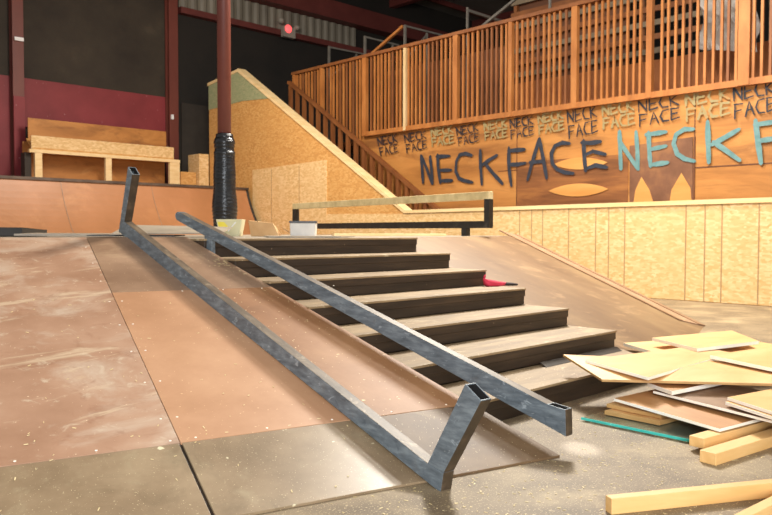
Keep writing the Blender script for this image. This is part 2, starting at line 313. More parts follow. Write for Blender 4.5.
# =====================================================================
# MEZZANINE WALL WITH SPRAYED LETTERS
# =====================================================================
XW = 14.4
mz = struct('wall_mezzanine', MB().box(XW, XW+.12, -3, 15.9, 0, 3.95), 'ply_orange')
PAINT = json.loads('''{"dark":[[[13.482,3.187],[13.444,2.812],[13.407,2.46]],[[13.464,3.164],[13.271,2.802],[13.086,2.423]],[[13.075,2.423],[13.112,2.771],[13.167,3.143]],[[12.905,3.167],[12.879,2.801],[12.803,2.432]],[[12.951,3.115],[12.495,3.095]],[[12.845,2.756],[12.437,2.741]],[[12.786,2.487],[12.407,2.478]],[[11.776,3.057],[11.974,3.121],[12.164,3.101],[12.272,2.954],[12.293,2.703],[12.187,2.517],[11.996,2.45],[11.745,2.401]],[[11.515,3.176],[11.502,2.76],[11.457,2.331]],[[11.006,3.01],[11.216,2.924],[11.461,2.799]],[[11.342,2.811],[11.112,2.576],[10.836,2.323]],[[10.663,3.162],[10.659,2.709],[10.582,2.265]],[[10.685,3.089],[10.216,3.083]],[[10.666,2.764],[10.419,2.753],[10.187,2.773]],[[9.816,3.302],[9.985,2.835],[10.132,2.381]],[[9.816,3.302],[9.712,2.858],[9.61,2.389]],[[10.075,2.778],[9.677,2.781]],[[9.025,3.12],[9.212,3.156],[9.401,3.102],[9.495,2.946],[9.468,2.718],[9.347,2.58],[9.157,2.504],[8.925,2.463]],[[8.684,3.163],[8.667,2.825],[8.627,2.498]],[[8.738,3.116],[8.527,3.091],[8.274,3.101]],[[8.649,2.844],[8.459,2.909],[8.154,2.82]],[[8.61,2.553],[8.389,2.61],[8.121,2.547]]],"teal":[[[7.854,3.286],[7.832,2.883],[7.81,2.49]],[[7.834,3.059],[7.641,2.769],[7.423,2.467]],[[7.434,2.483],[7.45,2.854],[7.487,3.242]],[[7.215,3.202],[7.194,2.834],[7.163,2.506]],[[7.276,3.154],[6.844,3.172]],[[7.194,2.849],[6.84,2.894]],[[7.164,2.54],[6.8,2.565]],[[6.296,3.172],[6.477,3.189],[6.646,3.101],[6.692,2.929],[6.615,2.719],[6.468,2.614],[6.267,2.554]],[[6.032,3.298],[6.017,2.929],[5.996,2.504]],[[5.448,3.09],[5.688,2.968],[5.956,2.841]],[[5.92,2.898],[5.683,2.719],[5.425,2.512]],[[5.165,3.23],[5.115,2.83],[5.054,2.43]],[[5.18,3.143],[4.8,3.161]],[[5.116,2.843],[4.795,2.867]]],"tags":[[[[15.088,3.56],[15.159,3.799]],[[15.167,3.798],[14.938,3.571]],[[14.946,3.571],[15.0,3.805]],[[14.942,3.808],[14.892,3.575]],[[14.959,3.807],[14.791,3.803]],[[14.925,3.691],[14.8,3.71]],[[14.892,3.575],[14.743,3.609]],[[14.59,3.823],[14.701,3.807],[14.726,3.703],[14.655,3.604],[14.546,3.6]],[[14.55,3.825],[14.5,3.604]],[[14.39,3.832],[14.521,3.715],[14.357,3.614]],[[15.052,3.502],[14.988,3.264]],[[15.068,3.501],[14.91,3.502]],[[15.028,3.382],[14.912,3.406]],[[14.808,3.285],[14.799,3.523],[14.666,3.302]],[[14.806,3.381],[14.721,3.401]],[[14.535,3.545],[14.637,3.525],[14.658,3.419],[14.591,3.322],[14.49,3.322]],[[14.482,3.549],[14.455,3.326]],[[14.497,3.548],[14.347,3.549]],[[14.476,3.437],[14.363,3.459]],[[14.455,3.326],[14.32,3.364]]],[[[14.06,3.557],[14.111,3.786]],[[14.12,3.785],[13.904,3.569]],[[13.912,3.568],[13.949,3.791]],[[13.89,3.793],[13.855,3.572]],[[13.907,3.793],[13.737,3.788]],[[13.881,3.682],[13.751,3.7]],[[13.855,3.572],[13.698,3.606]],[[13.532,3.806],[13.645,3.791],[13.675,3.693],[13.608,3.601],[13.494,3.599]],[[13.491,3.807],[13.447,3.602]],[[13.328,3.813],[13.465,3.705],[13.298,3.613]],[[14.028,3.502],[13.985,3.274]],[[14.045,3.5],[13.88,3.503]],[[14.015,3.387],[13.89,3.411]],[[13.791,3.298],[13.762,3.524],[13.637,3.317]],[[13.78,3.389],[13.689,3.41]],[[13.485,3.547],[13.593,3.527],[13.621,3.428],[13.555,3.338],[13.447,3.341]],[[13.43,3.552],[13.41,3.345]],[[13.446,3.55],[13.289,3.553]],[[13.428,3.448],[13.307,3.47]],[[13.41,3.345],[13.263,3.384]]],[[[12.249,3.58],[12.294,3.794]],[[12.302,3.794],[12.112,3.594]],[[12.12,3.593],[12.153,3.804]],[[12.101,3.808],[12.07,3.598]],[[12.116,3.807],[11.967,3.806]],[[12.093,3.702],[11.979,3.722]],[[12.07,3.598],[11.932,3.632]],[[11.787,3.829],[11.887,3.812],[11.913,3.717],[11.853,3.629],[11.754,3.628]],[[11.752,3.832],[11.712,3.632]],[[11.609,3.842],[11.728,3.732],[11.582,3.645]],[[12.221,3.529],[12.183,3.315]],[[12.235,3.527],[12.091,3.532]],[[12.209,3.421],[12.1,3.445]],[[12.012,3.338],[11.988,3.553],[11.878,3.356]],[[12.003,3.424],[11.923,3.444]],[[11.745,3.578],[11.84,3.558],[11.864,3.462],[11.807,3.376],[11.712,3.378]],[[11.697,3.583],[11.679,3.382]],[[11.711,3.582],[11.574,3.586]],[[11.695,3.482],[11.589,3.505]],[[11.679,3.382],[11.551,3.42]]],[[[10.625,3.61],[10.643,3.817]],[[10.649,3.817],[10.495,3.617]],[[10.502,3.616],[10.513,3.821]],[[10.465,3.823],[10.454,3.619]],[[10.479,3.822],[10.342,3.816]],[[10.466,3.721],[10.36,3.735]],[[10.454,3.619],[10.322,3.646]],[[10.177,3.832],[10.269,3.819],[10.298,3.728],[10.247,3.64],[10.153,3.635]],[[10.144,3.833],[10.113,3.637]],[[10.013,3.837],[10.125,3.735],[9.989,3.644]],[[10.605,3.559],[10.594,3.351]],[[10.618,3.558],[10.481,3.556]],[[10.606,3.455],[10.498,3.473]],[[10.423,3.365],[10.38,3.572],[10.289,3.376]],[[10.406,3.448],[10.327,3.464]],[[10.147,3.586],[10.239,3.57],[10.268,3.478],[10.217,3.392],[10.123,3.389]],[[10.101,3.588],[10.09,3.392]],[[10.114,3.588],[9.982,3.586]],[[10.102,3.49],[9.998,3.507]],[[10.09,3.392],[9.962,3.422]]],[[[9.079,3.573],[9.105,3.847]],[[9.113,3.846],[8.934,3.584]],[[8.942,3.584],[8.958,3.855]],[[8.904,3.858],[8.889,3.588]],[[8.919,3.857],[8.765,3.852]],[[8.904,3.722],[8.784,3.744]],[[8.889,3.588],[8.742,3.626]],[[8.579,3.876],[8.683,3.857],[8.715,3.735],[8.658,3.62],[8.554,3.615]],[[8.542,3.878],[8.51,3.618]],[[8.395,3.886],[8.522,3.748],[8.372,3.629]],[[9.056,3.506],[9.038,3.231]],[[9.071,3.504],[8.917,3.504]],[[9.054,3.368],[8.935,3.393]],[[8.851,3.252],[8.806,3.527],[8.704,3.269]],[[8.833,3.363],[8.746,3.385]],[[8.548,3.55],[8.649,3.528],[8.681,3.405],[8.625,3.291],[8.523,3.289]],[[8.497,3.554],[8.487,3.293]],[[8.511,3.553],[8.366,3.553]],[[8.499,3.423],[8.385,3.447]],[[8.487,3.293],[8.346,3.335]]],[[[7.428,3.624],[7.439,3.861]],[[7.448,3.861],[7.257,3.635]],[[7.265,3.634],[7.268,3.867]],[[7.206,3.869],[7.203,3.638]],[[7.223,3.868],[7.046,3.863]],[[7.213,3.753],[7.073,3.771]],[[7.203,3.638],[7.029,3.672]],[[6.83,3.882],[6.95,3.866],[6.993,3.764],[6.932,3.666],[6.81,3.663]],[[6.787,3.883],[6.759,3.666]],[[6.617,3.889],[6.769,3.775],[6.598,3.676]],[[7.404,3.566],[7.402,3.329]],[[7.423,3.565],[7.241,3.566]],[[7.412,3.447],[7.269,3.471]],[[7.178,3.351],[7.109,3.587],[7.002,3.368]],[[7.15,3.446],[7.046,3.467]],[[6.805,3.608],[6.925,3.589],[6.968,3.484],[6.907,3.389],[6.786,3.39]],[[6.745,3.612],[6.743,3.394]],[[6.763,3.611],[6.592,3.612]],[[6.753,3.503],[6.618,3.525]],[[6.743,3.394],[6.576,3.432]]],[[[5.551,3.616],[5.562,3.884]],[[5.57,3.884],[5.405,3.627]],[[5.413,3.627],[5.416,3.889]],[[5.363,3.89],[5.36,3.631]],[[5.378,3.89],[5.227,3.882]],[[5.369,3.76],[5.249,3.779]],[[5.36,3.631],[5.211,3.667]],[[5.043,3.901],[5.145,3.885],[5.181,3.77],[5.128,3.66],[5.024,3.656]],[[5.006,3.902],[4.981,3.659]],[[4.861,3.906],[4.99,3.78],[4.843,3.669]],[[5.531,3.551],[5.527,3.282]],[[5.546,3.55],[5.392,3.55]],[[5.537,3.416],[5.415,3.442]],[[5.336,3.307],[5.28,3.572],[5.186,3.326]],[[5.314,3.414],[5.224,3.437]],[[5.02,3.594],[5.122,3.573],[5.158,3.456],[5.106,3.349],[5.002,3.35]],[[4.969,3.599],[4.966,3.354]],[[4.983,3.598],[4.838,3.598]],[[4.974,3.476],[4.86,3.5]],[[4.966,3.354],[4.823,3.397]]]],"ttags":[[[[13.119,3.643],[13.14,3.851]],[[13.148,3.851],[12.968,3.649]],[[12.976,3.649],[12.988,3.856]],[[12.933,3.858],[12.92,3.651]],[[12.949,3.857],[12.791,3.852]],[[12.935,3.754],[12.811,3.769]],[[12.92,3.651],[12.767,3.678]],[[12.598,3.868],[12.705,3.855],[12.739,3.761],[12.68,3.671],[12.57,3.665]],[[12.56,3.87],[12.524,3.666]],[[12.408,3.874],[12.538,3.768],[12.38,3.672]],[[13.096,3.592],[13.083,3.384]],[[13.112,3.591],[12.951,3.588]],[[13.097,3.488],[12.971,3.504]],[[12.885,3.394],[12.835,3.603],[12.728,3.401]],[[12.865,3.477],[12.772,3.492]],[[12.563,3.614],[12.67,3.599],[12.704,3.505],[12.645,3.415],[12.536,3.411]],[[12.51,3.616],[12.497,3.412]],[[12.525,3.615],[12.372,3.611]],[[12.511,3.514],[12.391,3.529]],[[12.497,3.412],[12.348,3.44]]],[[[11.393,3.633],[11.412,3.828]],[[11.419,3.828],[11.258,3.638]],[[11.265,3.638],[11.274,3.832]],[[11.223,3.833],[11.215,3.64]],[[11.237,3.833],[11.093,3.827]],[[11.226,3.736],[11.113,3.75]],[[11.215,3.64],[11.076,3.665]],[[10.917,3.842],[11.015,3.83],[11.049,3.742],[10.998,3.658],[10.9,3.652]],[[10.882,3.843],[10.859,3.654]],[[10.743,3.847],[10.867,3.748],[10.729,3.659]],[[11.373,3.585],[11.361,3.39]],[[11.387,3.584],[11.244,3.581]],[[11.374,3.487],[11.262,3.502]],[[11.187,3.399],[11.139,3.595],[11.049,3.406]],[[11.168,3.478],[11.086,3.491]],[[10.896,3.605],[10.992,3.591],[11.025,3.503],[10.975,3.42],[10.88,3.415]],[[10.848,3.607],[10.846,3.417]],[[10.862,3.606],[10.725,3.602]],[[10.854,3.511],[10.747,3.526]],[[10.846,3.417],[10.713,3.442]]],[[[9.847,3.635],[9.864,3.827]],[[9.871,3.827],[9.715,3.645]],[[9.722,3.645],[9.732,3.838]],[[9.684,3.842],[9.674,3.648]],[[9.697,3.841],[9.559,3.843]],[[9.686,3.745],[9.577,3.763]],[[9.674,3.648],[9.54,3.678]],[[9.392,3.866],[9.485,3.849],[9.515,3.758],[9.464,3.675],[9.369,3.672]],[[9.358,3.869],[9.329,3.675]],[[9.225,3.88],[9.34,3.773],[9.203,3.685]],[[9.827,3.588],[9.818,3.395]],[[9.841,3.587],[9.701,3.588]],[[9.83,3.491],[9.72,3.509]],[[9.645,3.408],[9.6,3.606],[9.509,3.418]],[[9.627,3.487],[9.546,3.503]],[[9.363,3.624],[9.456,3.607],[9.486,3.517],[9.435,3.433],[9.34,3.43]],[[9.316,3.627],[9.307,3.432]],[[9.33,3.626],[9.196,3.627]],[[9.318,3.529],[9.213,3.547]],[[9.307,3.432],[9.177,3.461]]],[[[8.241,3.637],[8.255,3.859]],[[8.263,3.858],[8.096,3.646]],[[8.104,3.645],[8.11,3.869]],[[8.057,3.873],[8.051,3.648]],[[8.072,3.872],[7.92,3.871]],[[8.061,3.76],[7.942,3.779]],[[8.051,3.648],[7.902,3.68]],[[7.736,3.895],[7.839,3.877],[7.874,3.772],[7.82,3.673],[7.715,3.668]],[[7.7,3.898],[7.672,3.671]],[[7.554,3.908],[7.682,3.784],[7.534,3.679]],[[8.221,3.583],[8.214,3.361]],[[8.236,3.582],[8.082,3.579]],[[8.225,3.471],[8.104,3.489]],[[8.024,3.369],[7.97,3.597],[7.874,3.376]],[[8.002,3.46],[7.913,3.476]],[[7.71,3.611],[7.812,3.594],[7.847,3.49],[7.793,3.391],[7.689,3.384]],[[7.659,3.614],[7.653,3.386]],[[7.674,3.613],[7.527,3.61]],[[7.663,3.499],[7.548,3.517]],[[7.653,3.386],[7.51,3.415]]],[[[6.455,3.633],[6.465,3.875]],[[6.475,3.875],[6.286,3.64]],[[6.295,3.64],[6.295,3.878]],[[6.232,3.879],[6.233,3.643]],[[6.25,3.879],[6.073,3.871]],[[6.242,3.761],[6.102,3.777]],[[6.233,3.643],[6.06,3.673]],[[5.859,3.887],[5.978,3.873],[6.023,3.767],[5.965,3.665],[5.845,3.659]],[[5.816,3.888],[5.795,3.661]],[[5.648,3.891],[5.801,3.774],[5.636,3.667]],[[6.432,3.574],[6.431,3.332]],[[6.45,3.573],[6.272,3.57]],[[6.441,3.452],[6.3,3.473]],[[6.212,3.347],[6.141,3.588],[6.04,3.359]],[[6.184,3.444],[6.081,3.462]],[[5.842,3.602],[5.96,3.584],[6.004,3.478],[5.947,3.377],[5.829,3.373]],[[5.783,3.604],[5.787,3.376]],[[5.8,3.604],[5.633,3.6]],[[5.793,3.49],[5.661,3.509]],[[5.787,3.376],[5.623,3.41]]]],"patch":[[7.631,2.959],[6.323,3.026],[6.304,1.831],[7.615,1.809]],"lenses":[[[9.451,2.694],[9.311,2.742],[9.174,2.772],[9.038,2.792],[8.903,2.802],[8.77,2.802],[8.638,2.792],[8.508,2.773],[8.378,2.744],[8.251,2.706],[8.124,2.653],[8.25,2.607],[8.376,2.577],[8.505,2.557],[8.635,2.545],[8.767,2.543],[8.9,2.552],[9.035,2.571],[9.172,2.599],[9.31,2.638]],[[9.575,2.109],[9.419,2.164],[9.264,2.2],[9.112,2.225],[8.961,2.24],[8.812,2.243],[8.665,2.235],[8.52,2.217],[8.376,2.188],[8.234,2.15],[8.094,2.095],[8.233,2.043],[8.374,2.008],[8.517,1.982],[8.662,1.966],[8.809,1.961],[8.958,1.967],[9.109,1.984],[9.262,2.012],[9.417,2.051]]],"arch":[[[7.526,1.786],[7.486,2.051],[7.359,2.309],[7.184,2.039],[7.095,1.775]],[[6.763,1.766],[6.726,2.021],[6.53,2.345],[6.347,2.045],[6.323,1.793]]]}''')
def ribbon(mb, pts, wd, x, rag=.12):
    """flat painted stroke lying on the wall (plane x), rounded ends"""
    P = [Vector((p[0], p[1])) for p in pts]
    S = []
    for i in range(len(P)-1):
        k = max(1, int((P[i+1]-P[i]).length/.12))
        for j in range(k): S.append(P[i].lerp(P[i+1], j/k))
    S.append(P[-1])
    L = []; R = []
    for i, p in enumerate(S):
        d = (S[min(i+1, len(S)-1)]-S[max(i-1, 0)]).normalized(); nn = Vector((-d.y, d.x))
        w_ = wd/2*(1+random.uniform(-rag, rag))*(.75 if i in (0, len(S)-1) else 1)
        L.append(p+nn*w_); R.append(p-nn*w_)
    d0 = (S[0]-S[1]).normalized()*wd*.35; d1 = (S[-1]-S[-2]).normalized()*wd*.35
    poly = [S[0]+d0]+L+[S[-1]+d1]+R[::-1]
    vs = [(x, q.x, q.y) for q in poly]; n_ = len(L)
    fs = [(0, 1, len(poly)-1)]+[(1+i, 2+i, len(poly)-2-i, len(poly)-1-i) for i in range(n_-1)]+[(n_, n_+1, n_+2)]
    vs2 = [(x+.006, v[1], v[2]) for v in vs]
    mb.add(vs, fs)
def letters(strokes, wd, x, name, mt, rag=.12):
    mb = MB()
    for k, s_ in enumerate(strokes): ribbon(mb, s_, wd, x-.0006*k, rag)
    return mb.build(name, mt, mz)
for k, q in enumerate(PAINT['patch'][:1]): pass
MB().box(XW-.012, XW, 7.66, 10.44, 1.5, 2.80).build('stained_panel', 'ply_stain', mz)
pp = PAINT['patch']
MB().yz(pp, XW-.02, XW).build('brown_panel', 'ply_brown', mz)
mb = MB()
for i, L in enumerate(PAINT['lenses']+PAINT['arch']): mb.yz(L, XW-.028, XW-.001)
mb.build('bare_patch', 'ply_lens', mz)
mb = MB()
mb.box(XW-.024, XW-.001, 6.27, 6.30, 1.5, 3.03).box(XW-.006, XW, 4.0, 6.28, 2.42, 2.445).box(XW-.006, XW, 8.4, 11, 2.62, 2.64).box(XW-.006, XW, 10.45, 10.47, 1.5, 3.9).box(XW-.006, XW, 6.28, 6.30, 3.0, 3.9)
mb.build('panel_joint', 'brown_wall', mz)
letters(PAINT['dark'], .095, XW-.034, 'navy_lettering', 'paint_navy')
letters(PAINT['teal'], .095, XW-.034, 'teal_lettering', 'paint_teal')
for g in PAINT['tags']: letters(g, .036, XW-.036, 'small_navy_lettering', 'paint_black', .3)
for g in PAINT['ttags']: letters(g, .055, XW-.034, 'faded_teal_lettering', 'paint_mud', .3)

# fence on the mezzanine edge
fe = thing('wooden_fence', (14.3, 10, 3.9), 'long orange wooden baluster fence along the edge of the upper deck', 'fence')
ZB, ZT = 3.92, 6.09
def hand(y): return 5.876+(y-19.066)*.6543
MB().box(14.26, 14.4, -1, 15.66, ZB-.06, ZB+.06).build('bottom_rail', 'lumber', fe)
MB().box(14.24, 14.46, -1, 18.90, ZT-.05, ZT+.03).build('top_rail', 'lumber_dark', fe)
posts = [(15.684, .16, 'lumber'), (14.09, .09, 'lumber_pale'), (12.329, .15, 'lumber'), (10.649, .10, 'lumber'), (8.946, .14, 'lumber'), (7.228, .12, 'lumber'), (5.39, .20, 'lumber'), (3.55, .12, 'lumber'), (17.587, .11, 'lumber'), (18.93, .11, 'lumber')]
posts = [(p[0]*.993, p[1], p[2]) for p in posts]
for y, wd, mt in posts:
    zb = ZB-.05 if y < 15.7 else hand(y)-.1
    MB().box(14.25, 14.36, y-wd/2, y+wd/2, zb, ZT-.02).build('fence_post', mt, fe)
y = 3.9; cnt = 0
while y < 18.85:
    if all(abs(y-p[0]) > p[1]/2+.035 for p in posts):
        zb = ZB+.02 if y < 15.7 else hand(y)-.1
        j = random.uniform(-.012, .012)
        MB().box(14.30, 14.35, y-.024+j, y+.024+j, zb, ZT-.04).build('baluster', random.choice(['lumber', 'lumber', 'lumber', 'lumber_dark']), fe)
    y += .145
# stair railing in front of the wall
sr = thing('stair_railing', (14.1, 16, .9), 'sloping brown stair railing descending from the left end of the fence', 'railing')
def hr(y): return 5.80+(y-18.85)*.6543
MB().bar((14.12, 18.85, hr(18.85)), (14.12, 12.6, hr(12.6)), .13, .09).build('handrail', 'lumber_dark', sr)
MB().bar((14.12, 19.0, hr(19.0)-1.25), (14.12, 12.6, hr(12.6)-1.25), .05, .24).build('stringer', 'lumber_dark', sr)
MB().box(14.06, 14.18, 12.62, 12.74, 0, hr(12.7)-.04).build('newel_post', 'lumber_dark', sr)
y = 18.78
while y > 12.9:
    MB().box(14.09, 14.18, y-.055, y+.055, hr(y)-1.3, hr(y)-.04).build('railing_post', 'lumber_dark', sr); y -= .335
# upper deck behind the fence
struct('trim_9', MB().box(14.52, 17.2, -1, 15.7, 3.75, 3.9).box(15.0, 17.2, 15.7, 18.4, 3.75, 3.9), 'brown_wall')
struct('wall_upper_deck', MB().box(17.0, 17.1, -1, 12.6, 3.9, 5.25), 'half_wall')
struct('wall_upper_corner', MB().box(17.0, 17.1, 12.6, 17.5, 3.9, 6.35), 'brown_wall')
rk = thing('slatted_rack', (17.1, 9.7, 5.25), 'dark rack of grey and orange horizontal boards seen through the fence', 'rack')
for k in range(7):
    MB().box(17.02, 17.08, 6.9, 12.6, 5.42+.33*k, 5.55+.33*k).build('rack_board', 'grey_slat' if k % 2 == 0 else 'lumber_dark', rk)
MB().box(17.2, 17.24, 9.2, 12.6, 5.25, 7.7).build('backing_board', 'brown_wall', rk)
for y in (7.0, 8.8, 10.7, 12.5): MB().box(17.08, 17.18, y-.05, y+.05, 5.25, 7.7).build('upright', 'lumber_dark', rk)
sl = thing('slatted_screen', (17.1, 4, 5.25), 'olive grey upright board screen at the right end behind the fence', 'screen')
for k in range(14): MB().box(17.0, 17.06, .9+.36*k, 1.2+.36*k, 5.25, 7.6).build('screen_board', 'olive_slat', sl)
# crumpled sheet
mb = MB(); nx, nz = 12, 10; vs = []
for i in range(nx+1):
    for j in range(nz+1):
        y = 5.75+1.15*i/nx; zz = 4.95+1.35*j/nz
        vs.append((16.0+.07*math.sin(i*1.9+j*.7)+.04*math.sin(j*2.3-i), y+.05*math.sin(j*1.1), zz+.25*(i/nx-.5)))
for v in list(vs): vs.append((v[0]+.02, v[1], v[2]))
N = (nx+1)*(nz+1); fs = []
for i in range(nx):
    for j in range(nz):
        a = i*(nz+1)+j; fs += [(a, a+1, a+nz+2, a+nz+1), (a+N, a+nz+1+N, a+nz+2+N, a+1+N)]
mb.add(vs, fs)
one('plastic_sheet', mb, 'plastic_sheet', (16.0, 6.3, 4.9), 'crumpled white sheet hanging behind the right part of the fence', 'sheet', fixn=False)

# metal frames rising behind the fence (each runs away from the fence, along X)
def frame(segs, label, y):
    t = thing('metal_frame', (15.2, y, 3.9), label, 'frame', 'metal frames above the fence')
    for a, b_, part, mt, wd in segs: MB().bar(a, b_, wd).build(part, mt, t)
def std(y, x2, z1, z2, xb, label):
    frame([((15.2, y, 3.9), (15.2, y, z1), 'frame_post', 'galv', .06), ((15.2, y, z1-.03), (xb, y, z2), 'top_bar', 'galv', .05),
           ((x2, y, 3.9), (x2, y, z1-.06), 'frame_post', 'galv', .05), ((x2, y, z1-.1), (15.3, y, z1-.9), 'brace', 'galv', .04)], label, y)
std(18.22, 16.35, 6.98, 6.98, 17.1, 'small grey metal frame, leftmost of those poking above the fence')
frame([((15.2, 16.56, 3.9), (15.2, 16.56, 6.99), 'frame_post', 'galv', .06), ((15.2, 16.56, 6.96), (16.6, 16.56, 6.96), 'top_bar', 'galv', .05), ((16.35, 16.56, 3.9), (16.35, 16.56, 6.93), 'frame_post', 'galv', .05),
       ((15.2, 16.45, 6.33), (15.2, 14.98, 6.97), 'timber_brace', 'lumber', .07)], 'grey metal frame with an orange timber brace, second from the left above the fence', 16.56)
std(14.9, 16.1, 6.99, 6.99, 17.0, 'peaked grey metal frame above the middle of the fence, right of the orange brace')
frame([((15.2, 12.635, 3.9), (15.2, 12.635, 7.0), 'frame_post', 'galv', .05), ((15.2, 12.635, 6.92), (17.4, 12.635, 6.92), 'top_bar', 'galv', .07), ((15.2, 12.155, 6.42), (15.2, 10.3, 7.25), 'brace', 'galv', .06), ((15.2, 10.13, 3.9), (15.2, 10.13, 7.5), 'frame_post', 'galv', .05)],
      'grey metal frame with a long brace, rightmost above the fence', 12.635)

# =====================================================================
# ROLL-IN SIDE WALL (OSB)
# =====================================================================
ro = thing('roll_in_ramp', (12.9, 12, 0), 'tall OSB-clad ramp side sloping down into the long low OSB wall', 'ramp')
top = [(21.33, 5.87), (20.2, 5.95), (19.54, 6.08), (12.53, 1.64), (4.3, 1.70), (-3, 1.75)]
MB().yz([(-3, 0)]+[(21.33, 0)]+top, 12.8, 12.95).build('side_panel', 'osb', ro)
mb = MB()
mb.yz([(19.62, 6.03), (19.62, 6.14), (12.51, 1.70), (-3, 1.79), (-3, 1.70), (12.54, 1.63)], 12.76, 13.05)
mb.build('top_trim', 'trim', ro)
MB().yz([(21.36, 5.84), (21.36, 5.93), (19.62, 6.12), (19.62, 6.04)], 12.76, 13.1).build('ledge_board', 'trim', ro)
MB().yz([(21.33, 5.08), (21.33, 5.86), (19.56, 6.04), (17.92, 5.03), (19.4, 5.13)], 12.785, 12.8).build('green_panel', 'osb_green', ro)
MB().yz([(18.87, 0.02), (18.87, 3.02), (15.43, 3.09), (15.43, .02)], 12.78, 12.8).build('pale_panel', 'osb_light', ro)
MB().yz([(-3, 0.01), (15.43, 0.01), (15.43, 1.66), (12.56, 1.62), (-3, 1.69)], 12.785, 12.8).build('pale_panel', 'osb_light', ro)
for y in (9.203, 8.907, 8.642, 8.042, 7.453, 7.182, 6.858, 5.715, 5.386, 5.102, 4.514, 3.3): MB().box(12.779, 12.7852, y-.009, y+.009, 0.01, 1.66).build('panel_joint', 'osb_seam', ro)
for y in (17.9, 16.6): MB().box(12.772, 12.7802, y-.010, y+.010, .1, 3.0).build('panel_joint', 'osb_seam', ro)

# =====================================================================
# QUARTER PIPE AT THE BACK LEFT
# =====================================================================
qp = thing('quarter_pipe', (8.5, 19, 0), 'orange brown quarter pipe across the back left, below the maroon wall', 'ramp')
R_, zc, yc = 3.6, 3.6, 19.0-math.sqrt(3.6**2-(3.6-2.45)**2)
prof = []
for k in range(25):
    zz = 2.45*(k/24)**1.6; prof.append((yc+math.sqrt(R_**2-(R_-zz)**2), zz))
poly = prof+[(19.2, 2.45), (19.2, 0)]
MB().yz(poly, 1.0, 12.62).build('riding_surface', 'qp', qp)
MB().yz([(p[0]-.004, p[1]+.004) for p in prof]+[(19.1, 2.47), (19.1, 0.2)], 12.62, 12.70).build('side_panel', 'charcoal', qp)
MB().bar((1, 18.98, 2.46), (12.7, 18.98, 2.46), .07).build('coping', 'coping', qp)
MB().box(1.0, 12.7, 19.2, 22.55, 2.30, 2.45).build('platform_deck', 'ply_orange', qp)
for x in (7.2, 9.6):
    MB().yz([(p[0]-.010, p[1]+.004) for p in prof]+[(p[0], p[1]) for p in prof[::-1]], x, x+.015).build('board_joint', 'masonite_dark', qp)

st = thing('wooden_riser', (9.5, 21.5, 2.45), 'open-fronted pine and OSB box along the platform below the maroon band', 'riser')
MB().box(7.45, 11.6, 21.9, 21.94, 3.70, 4.33).build('upper_board', 'ply_orange', st)
MB().yz([(21.44, 3.40), (21.92, 3.70), (21.92, 3.76), (21.44, 3.46)], 7.4, 11.6).build('shelf_board', 'osb', st)
MB().box(7.38, 11.62, 21.46, 21.5, 3.40, 3.80).build('front_board', 'osb_light', st)
MB().box(7.3, 11.79, 21.38, 21.5, 3.33, 3.42).build('top_rail', 'trim', st)
MB().box(7.4, 11.7, 22.2, 22.24, 2.45, 3.7).build('back_panel', 'ply_orange', st)
for x0, x1 in ((7.45, 7.64), (9.42, 9.6), (11.45, 11.79)): MB().box(x0, x1, 21.4, 21.5, 2.45, 3.34).build('post', 'trim', st)
MB().box(7.25, 7.42, 21.6, 21.9, 2.45, 3.34).build('bracket', 'charcoal', st)
one('osb_box', MB().box(11.86, 12.40, 21.45, 22.0, 2.45, 3.07), 'osb', (12.1, 21.7, 2.45), 'low OSB box standing left of the taller OSB box, by the red column', 'box', bevel=.01)
one('osb_box', MB().box(12.42, 12.76, 21.3, 22.0, 2.45, 3.66), 'osb_light', (12.6, 21.6, 2.45), 'taller narrow OSB box between the low box and the wrapped pole', 'box', bevel=.01)

# =====================================================================
# STAIR SET, BANKS AND DECK
# =====================================================================
XL, XR, Y1, T, H = 3.378, 6.039, 5.722, .4824, .16
# deck
dk = thing('deck_platform', (5, 9, 0), 'flat platform at the top of the stairs carrying tubs and scraps', 'platform')
dp = [(-2, 7.46), (XL, 6.0), (XL, Y1+.3), (XR, Y1+.3), (XR, 6.19), (10.8, 7.78), (10.8, 13.5), (-2, 13.5)]
MB().hexa([(x, y, 0) for x, y in dp], [(x, y, 1.095) for x, y in dp]).build('frame', 'riser', dk)
MB().hexa([(x, y, 1.095) for x, y in dp], [(x, y, 1.12) for x, y in dp]).build('top_sheet', 'sheet_grey', dk)
# stairs
ss = thing('staircase', (4.7, 4.2, 0), 'wide seven-step skate stair set with dark risers and worn tan treads', 'stairs')
for k in range(7):
    yf = Y1-k*T; zt = 1.12-k*H; yb = yf+T+.02
    mb = MB()
    # lower riser board set back, upper board proud
    if k == 0: yb = Y1+.299
    mb.box(XL, XR, yf+.012, yb if k == 0 else yb+.12, 0 if k == 6 else zt-H+.001, zt-.075)
    mb.box(XL, XR, yf, yb, zt-.078, zt-.018)
    st_ = mb.build('step', 'riser', ss, bevel=.004)
    MB().box(XL-.004, XR+.004, yf-.006, yb-.018, zt-.018, zt).build('tread', 'tread', st_, bevel=.004)
    if k in (1, 3, 5):
        pass
